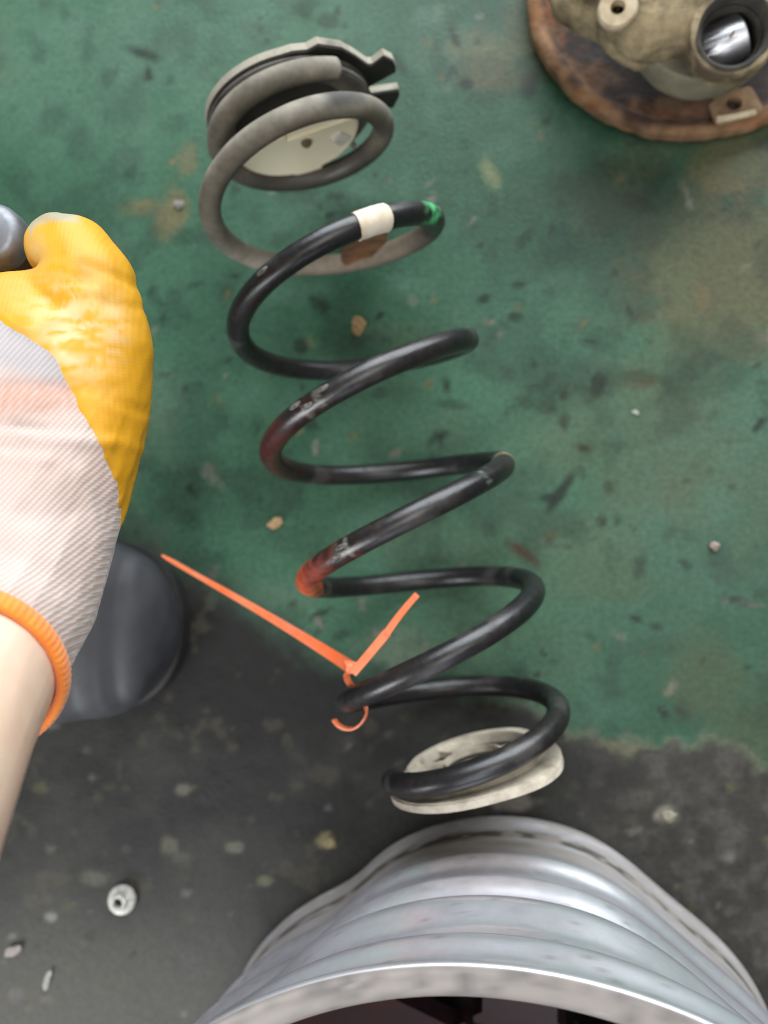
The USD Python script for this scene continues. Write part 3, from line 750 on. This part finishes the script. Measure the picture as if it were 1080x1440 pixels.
per = thing('person', arm_pt(.0) * (1, 1, 0), 'bare left forearm in a yellow coated work glove with orange cuff, gripping a metal handle', 'person')
m_skin = mat('skin', (.84, .61, .47), (.79, .55, .41), 60, rough=.48, bump=.08, bscale=500, bdist=.0004, subsurface_weight=.2, subsurface_radius=(.006, .003, .002), subsurface_scale=1.0)
arm = chain([(arm_pt(-.01), .0230), (arm_pt(.03), .0236), (arm_pt(.08), .0268), (arm_pt(.15), .032), (arm_pt(.24), .040), (arm_pt(.30), .041)], 40)
bodym = smooth_mesh(hand_manifold(.0016) + arm, .004, 14)
obj('body', bodym, m_skin, per, smooth=True)

gm = smooth_mesh(hand_manifold(.0) + hull((arm_pt(-.004), .0248), (arm_pt(.02), .0248)), .0017, 30)
gv = gm.vertices.copy()
gn = gm.vertex_normals
gq = proj(gv)
# soft folds of the cloth
fold = np.zeros(len(gv))
for x0, y0, x1, y1, wd, amp in ((-30, 612, 150, 622, 9, .0011), (-30, 590, 60, 604, 7, -.0007), (-20, 640, 70, 648, 8, .0007), (60, 545, 160, 548, 8, -.0006), (110, 660, 140, 760, 9, .0006)):
    p0, p1 = np.array([x0, y0], float), np.array([x1, y1], float)
    t = np.clip(((gq[:, :2] - p0) @ (p1 - p0)) / ((p1 - p0) @ (p1 - p0)), 0, 1)
    dd = np.linalg.norm(gq[:, :2] - p0 - t[:, None] * (p1 - p0), axis=1)
    fold += amp * np.exp(-(dd / wd) ** 2)
for x0, y0, x1, y1, wd, amp in ((120, 372, 190, 402, 6, -.0007), (150, 430, 208, 436, 7, -.0005), (70, 405, 140, 412, 6, .0006), (150, 560, 200, 580, 6, -.0006), (160, 620, 198, 632, 6, .0005), (40, 470, 100, 440, 8, .0006)):
    p0, p1 = np.array([x0, y0], float), np.array([x1, y1], float)
    t = np.clip(((gq[:, :2] - p0) @ (p1 - p0)) / ((p1 - p0) @ (p1 - p0)), 0, 1)
    fold += amp * np.exp(-(np.linalg.norm(gq[:, :2] - p0 - t[:, None] * (p1 - p0), axis=1) / wd) ** 2)
fold += .0014 * (fbm(gv * 42, 3, 61) - .5) + .0008 * (fbm(gv * 160, 2, 62) - .5)
facing = ((CC - gv) * gn).sum(1) / np.linalg.norm(CC - gv, axis=1)
gv = gv + gn * fold[:, None]
# cut at the cuff
cut = .006 - (gv - arm_pt(0)) @ AD
# edge of the coating: knit on the back of the hand, latex on thumb, fingers and palm
bx_ = np.array([(-400, 395), (-150, 420), (-60, 435), (0, 452), (45, 478), (80, 506), (95, 540), (110, 570), (130, 605), (150, 650), (166, 690), (167, 720), (169, 745), (176, 772), (400, 800), (400, 1200)], float)
poly = sg.Polygon(list(map(tuple, bx_)) + [(-600, 1200), (-600, 395)])
import shapely
ptsq = shapely.points(gq[:, :2])
sd = shapely.distance(poly.exterior, ptsq) * np.where(shapely.contains(poly, ptsq), -1, 1)
sd = sd + (fbm(gv * 400, 2, 63) - .5) * 9 - facing.clip(-1, .0) * 0
sd = np.where(facing < -.05, np.where(gq[:, 1] < 700, 30.0, np.where(gq[:, 1] > 775, -30.0, sd)), sd)
sd = np.where(gq[:, 1] > 790, -30.0, sd)
whole, _ = split(gv, gm.faces, cut)
# carry the coating distance over to the trimmed mesh
from scipy.spatial import cKDTree
d_, ix = cKDTree(gv).query(whole.vertices, k=3)
wgt = 1 / np.maximum(d_, 1e-7); wgt /= wgt.sum(1)[:, None]
sdw = (sd[ix] * wgt).sum(1); nw = nrm(gn)[ix[:, 0]] if False else gn[ix[:, 0]]
wv = whole.vertices + nw * (.0007 * smoothstep(sdw, 0, 5))[:, None]
coat, knit = split(wv, whole.faces, sdw)


def knit_nodes(strength, dist, pink_=False):
    def ex(n, l):
        n['uv'] = ('uvmap', {'attribute': 'st'})
        n['w1'] = ('wave_texture', {'wave_type': 'bands', 'bands_direction': 'x', 'scale': 1.0, 'distortion': .8, 'detail': 1.0, 'detail_scale': .6})
        n['w2'] = ('wave_texture', {'wave_type': 'bands', 'bands_direction': 'y', 'scale': 1.35, 'distortion': .8, 'detail': 1.0, 'detail_scale': .6})
        n['mm'] = ('math', {'math_type': 'multiply'})
        n['ma'] = ('math', {'math_type': 'multiply_add', 'value2': .5, 'value3': .5})
        n['bk'] = ('bump', {'strength': strength, 'distance': dist})
        l += [('uv.UV', 'w1.vector'), ('uv.UV', 'w2.vector'), ('w1.fac', 'mm.value1'), ('w2.fac', 'ma.value1'), ('ma.value', 'mm.value2'), ('mm.value', 'bk.height'), ('bk.normal', 'p.normal')]
        if pink_:
            n['rk'] = ('rgb_ramp', {'ramp': [(.05, (1.0, .76, .68)), (.55, (1, 1, 1))]})
            n['mk'] = ('mix', {'mix_type': 'multiply', 'fac': .8})
            l.remove(('mx.color', 'p.base_color'))
            l += [('mm.value', 'rk.fac'), ('mx.color', 'mk.color1'), ('rk.color', 'mk.color2'), ('mk.color', 'p.base_color')]
    return ex


def knit_uv(v, ang):
    q = (v - CC) @ CR
    u = q[:, :2] * 1000
    c, s = math.cos(math.radians(ang)), math.sin(math.radians(ang))
    u = np.stack([u[:, 0] * c + u[:, 1] * s, -u[:, 0] * s + u[:, 1] * c], 1)
    return u * .22                                             # wave scale 1 has a period of about 0.31


m_knit = mat('white_knit', (.60, .555, .535), (.50, .44, .41), 45, rough=.9, tint='tint', extra=knit_nodes(.26, .0009, True), sheen_weight=.2)
m_coat = mat('yellow_latex', (.62, .62, .62), (.73, .73, .73), 60, rough=.56, tint='tint', extra=knit_nodes(.10, .0004), spec=.55)
kq = proj(knit.vertices); kn = fbm(knit.vertices * 70, 3, 71)
kc = lerp((.98, .95, .93), (.93, .88, .85), kn)
pink = np.exp(-((kq[:, 1] - 560 + .06 * kq[:, 0]) / 22) ** 2) * .9 + np.exp(-((kq[:, 1] - 650 - .1 * kq[:, 0]) / 30) ** 2) * .12
kc = lerp(kc, (.60, .60, .62), .55 * np.exp(-((kq[:, 1] - 538 + .05 * kq[:, 0]) / 9) ** 2))  # shadow of the fold, painted as a grey band
stitch = .5 + .5 * np.sin(kq[:, 0] / 15 * 2 * np.pi + kq[:, 1] * .12)
kc = lerp(kc, (1.0, .62, .48), np.clip(pink * (.35 + .9 * stitch), 0, .75))
kc = lerp(kc, (.66, .76, .86), .8 * (1 - smoothstep(kq[:, 1] - .25 * kq[:, 0], 500, 535)))
obj('knit_back', knit, m_knit, per, smooth=True, cols=kc, uv=knit_uv(knit.vertices, -38), label='white knitted back of the glove with a pinkish row')
cq = proj(coat.vertices); cn = fbm(coat.vertices * 55, 3, 72)
cc = lerp((.96, .475, .008), (.93, .42, .007), cn)
thin = np.exp(-(((cq[:, 0] - 95) / 50) ** 2 + ((cq[:, 1] - 450) / 55) ** 2)) + .8 * np.exp(-(((cq[:, 0] - 110) / 40) ** 2 + ((cq[:, 1] - 500) / 35) ** 2)) + .5 * np.exp(-(((cq[:, 0] - 165) / 14) ** 2 + ((cq[:, 1] - 460) / 40) ** 2))
cc = lerp(cc, (.98, .76, .40), np.clip(thin, 0, 1) * smoothstep(fbm(np.stack([cq[:, 0] / 26, cq[:, 1] / 5.5, cq[:, 0] * 0], 1), 3, 74), .36, .62) * .85)   # thin coating shows the knit
tipd = cq[:, 1] - np.interp(cq[:, 0], [36, 50, 70, 100, 130, 160], [350, 322, 316, 316, 330, 352])
grime = (1 - smoothstep(tipd + (cn - .5) * 8, -10, -3)) * smoothstep(-cq[:, 0], -118, -100) * (cq[:, 0] > 40)
cc = lerp(cc, (.46, .48, .38), .85 * grime)
cc = lerp(cc, (.80, .58, .22), .7 * np.exp(-((cq[:, 0] - 50) / 16) ** 2 - ((cq[:, 1] - 352) / 26) ** 2))
cc = lerp(cc, (.50, .28, .02), .4 * np.exp(-(((cq[:, 0] - 120) / 14) ** 2 + ((cq[:, 1] - 382) / 12) ** 2)) + .3 * smoothstep(fbm(coat.vertices * 90, 3, 75), .62, .75))
obj('coating', coat, m_coat, per, smooth=True, cols=cc, uv=knit_uv(coat.vertices, 4), label='yellow latex coating over thumb, fingers and palm')
# ribbed cuff
nt, npf = 420, 14
ca = np.linspace(0, 2 * np.pi, nt, endpoint=False); cb = np.linspace(0, 2 * np.pi, npf, endpoint=False)
xw = nrm(np.cross(AD, [0, 1, .2])); yw = np.cross(AD, xw)
rb = 1 + .0 * ca
rows = []
for k in range(nt):
    rib = .5 + .5 * math.cos(ca[k] * 84)
    r0 = .0246 + .0004 * math.sin(ca[k] * 3)
    pr = [(r0 + .0017 * math.cos(t) + .0003 * rib * max(math.cos(t), 0), .0076 * .5 * math.copysign(abs(math.sin(t)) ** .75, math.sin(t))) for t in cb]
    rows.append([arm_pt(.0062) + (xw * math.cos(ca[k]) + yw * math.sin(ca[k])) * r_ + AD * z_ for r_, z_ in pr])
cv = np.array(rows).reshape(-1, 3)
i, j = np.meshgrid(np.arange(nt), np.arange(npf), indexing='ij')
a = i * npf + j; b = ((i + 1) % nt) * npf + j; c_ = ((i + 1) % nt) * npf + (j + 1) % npf; d_ = i * npf + (j + 1) % npf
cm = trimesh.Trimesh(cv, np.vstack([np.stack([a, b, c_], -1).reshape(-1, 3), np.stack([a, c_, d_], -1).reshape(-1, 3)]), process=False)
if cm.volume < 0:
    cm.invert()
m_cuff = mat('orange_cuff', (.92, .27, .03), (.85, .20, .02), 120, rough=.9, sheen_weight=.3, bump=.3, bscale=900, bdist=.0005)
obj('cuff', cm, m_cuff, per, smooth=True, label='ribbed orange elastic cuff')

# the handle in the fist
m_steel = mat('worn_steel', (.26, .27, .30), (.12, .115, .115), 70, rough=.35, rough2=.6, metal=.6)
m_grip = mat('brown_grip', (.055, .032, .020), (.09, .055, .035), 60, rough=.5)
h0 = cs(-20, 325, .250); h1 = cam_pt((-14 - 540) / FPX * .25 + .002, (720 - 322) / FPX * .25 - .004, .37)
hz = nrm(h1 - h0); hx = nrm(np.cross([0, 1, 0], hz)); hy = np.cross(hz, hx)
hdl = thing('tool_handle', h1, 'worn steel tool handle with dark brown grip held in the gloved fist', 'tool')
obj('end_cap', frame_mesh(lathe([(.0001, 0), (.0075, 0), (.0100, .0015), (.0112, .004), (.0112, .009), (.0001, .009)], 48), h0, hx, hy, hz), m_steel, hdl, smooth=40)
obj('grip', frame_mesh(lathe([(.0001, .0092), (.0102, .0092), (.0106, .012), (.0102, .018), (.0106, .024), (.0102, .030), (.0104, .11), (.009, .118), (.0001, .118)], 48), h0, hx, hy, hz), m_grip, hdl, smooth=40)

# ------------------------------------------------------------------ small things on the floor
m_nut = mat('pale_nut', (.60, .58, .53), (.35, .34, .31), 300, rough=.45, metal=.3)
np_ = at(173, 1264, 0)
nut = thing('flange_nut', (np_[0], np_[1], 0), 'small pale round flange nut on the dark floor below the forearm', 'nut')
hexp = sg.Polygon([(.0052 * math.cos(t), .0052 * math.sin(t)) for t in np.arange(6) * math.pi / 3 + .3]).difference(sg.Point(0, 0).buffer(.0027, 16))
fn = lathe([(.0029, 0), (.0085, 0), (.0087, .0008), (.0080, .0020), (.0055, .0028), (.0029, .0028)], 48)
tl = nrm((.10, .12, 1)); tx = nrm(np.cross([0, 1, 0], tl)); ty = np.cross(tl, tx)
obj('flange', frame_mesh(fn, np_ + (0, 0, .0008), tx, ty, tl), m_nut, nut, smooth=35)
hx_ = trimesh.creation.extrude_polygon(hexp, .0042, engine='earcut')
obj('hex_body', frame_mesh(hx_, np_ + (0, 0, .0034), tx, ty, tl), m_nut, nut, smooth=25)
obj('thread', frame_mesh(lathe([(.0001, 0), (.0029, 0), (.0029, .0035), (.0001, .0035)], 24), np_ + (0, 0, .0004), tx, ty, tl), m_dk, nut)


def chip(name, px, py, size, c1, c2, label, cat, ang=0.0, flat=.35, seed=0):
    m = trimesh.creation.icosphere(3, 1.0)
    q = m.vertices
    q = q * (.45 + 1.1 * fbm(q * 1.6 + seed * 3.3, 3, seed))[:, None]
    q = q * (size[0] / 2, size[1] / 2, flat * min(size) / 2)
    c, s = math.cos(math.radians(ang)), math.sin(math.radians(ang))
    q = q @ np.array([[c, s, 0], [-s, c, 0], [0, 0, 1]])
    p = at(px, py, 0)
    m.vertices = q + p + (0, 0, -q[:, 2].min() * .85)
    ma = mat(f'{name}_look_{seed}', c1, c2, 400, rough=.85, bump=.3, bscale=900)
    tag(obj(name, m, ma, smooth=45), label, cat)


chip('dry_leaf_bit', 505, 458, (.009, .011), (.30, .20, .09), (.14, .09, .04), 'brown dry leaf bit on the green floor inside the upper half of the spring', 'leaf bit', 10, .3, 1)
chip('wood_chip', 388, 736, (.009, .006), (.34, .22, .11), (.24, .15, .07), 'tan chip on the green floor left of the lower coils', 'chip', 25, .4, 2)
chip('pebble', 1004, 768, (.005, .0045), (.36, .28, .24), (.26, .2, .17), 'tiny pinkish pebble on the green floor near the right edge', 'pebble', 0, .6, 3)
chip('paint_flake', 894, 580, (.0035, .0025), (.34, .36, .31), (.26, .28, .24), 'pale paint flake on the green floor right of the middle coils', 'flake', -30, .25, 4)
chip('paper_scrap', 20, 1336, (.011, .006), (.32, .29, .27), (.22, .19, .18), 'crumpled grey scrap near the lower left edge of the floor', 'scrap', 25, .4, 5)
chip('paper_scrap', 67, 1378, (.004, .013), (.34, .33, .3), (.25, .23, .21), 'long pale scrap on the dark floor beneath the flange nut, standing lengthwise', 'scrap', -15, .4, 6)
chip('plaster_crumb', 110, 994, (.0065, .0035), (.75, .73, .68), (.6, .58, .55), 'small white crumb beside the orange cuff at the boot edge', 'crumb', 15, .5, 7)
chip('mud_crumb', 463, 1186, (.007, .006), (.26, .21, .12), (.16, .13, .07), 'yellowish crumb on the dark floor left of the wheel rim top', 'crumb', 0, .35, 8)
chip('mud_crumb', 940, 1147, (.007, .006), (.28, .25, .19), (.18, .16, .12), 'beige crumb on the dark floor right of the lower spring pad', 'crumb', 40, .35, 9)
chip('mud_crumb', 252, 288, (.007, .005), (.2, .19, .17), (.12, .11, .1), 'grey crumb on the green floor left of the dusty coils', 'crumb', 0, .5, 10)
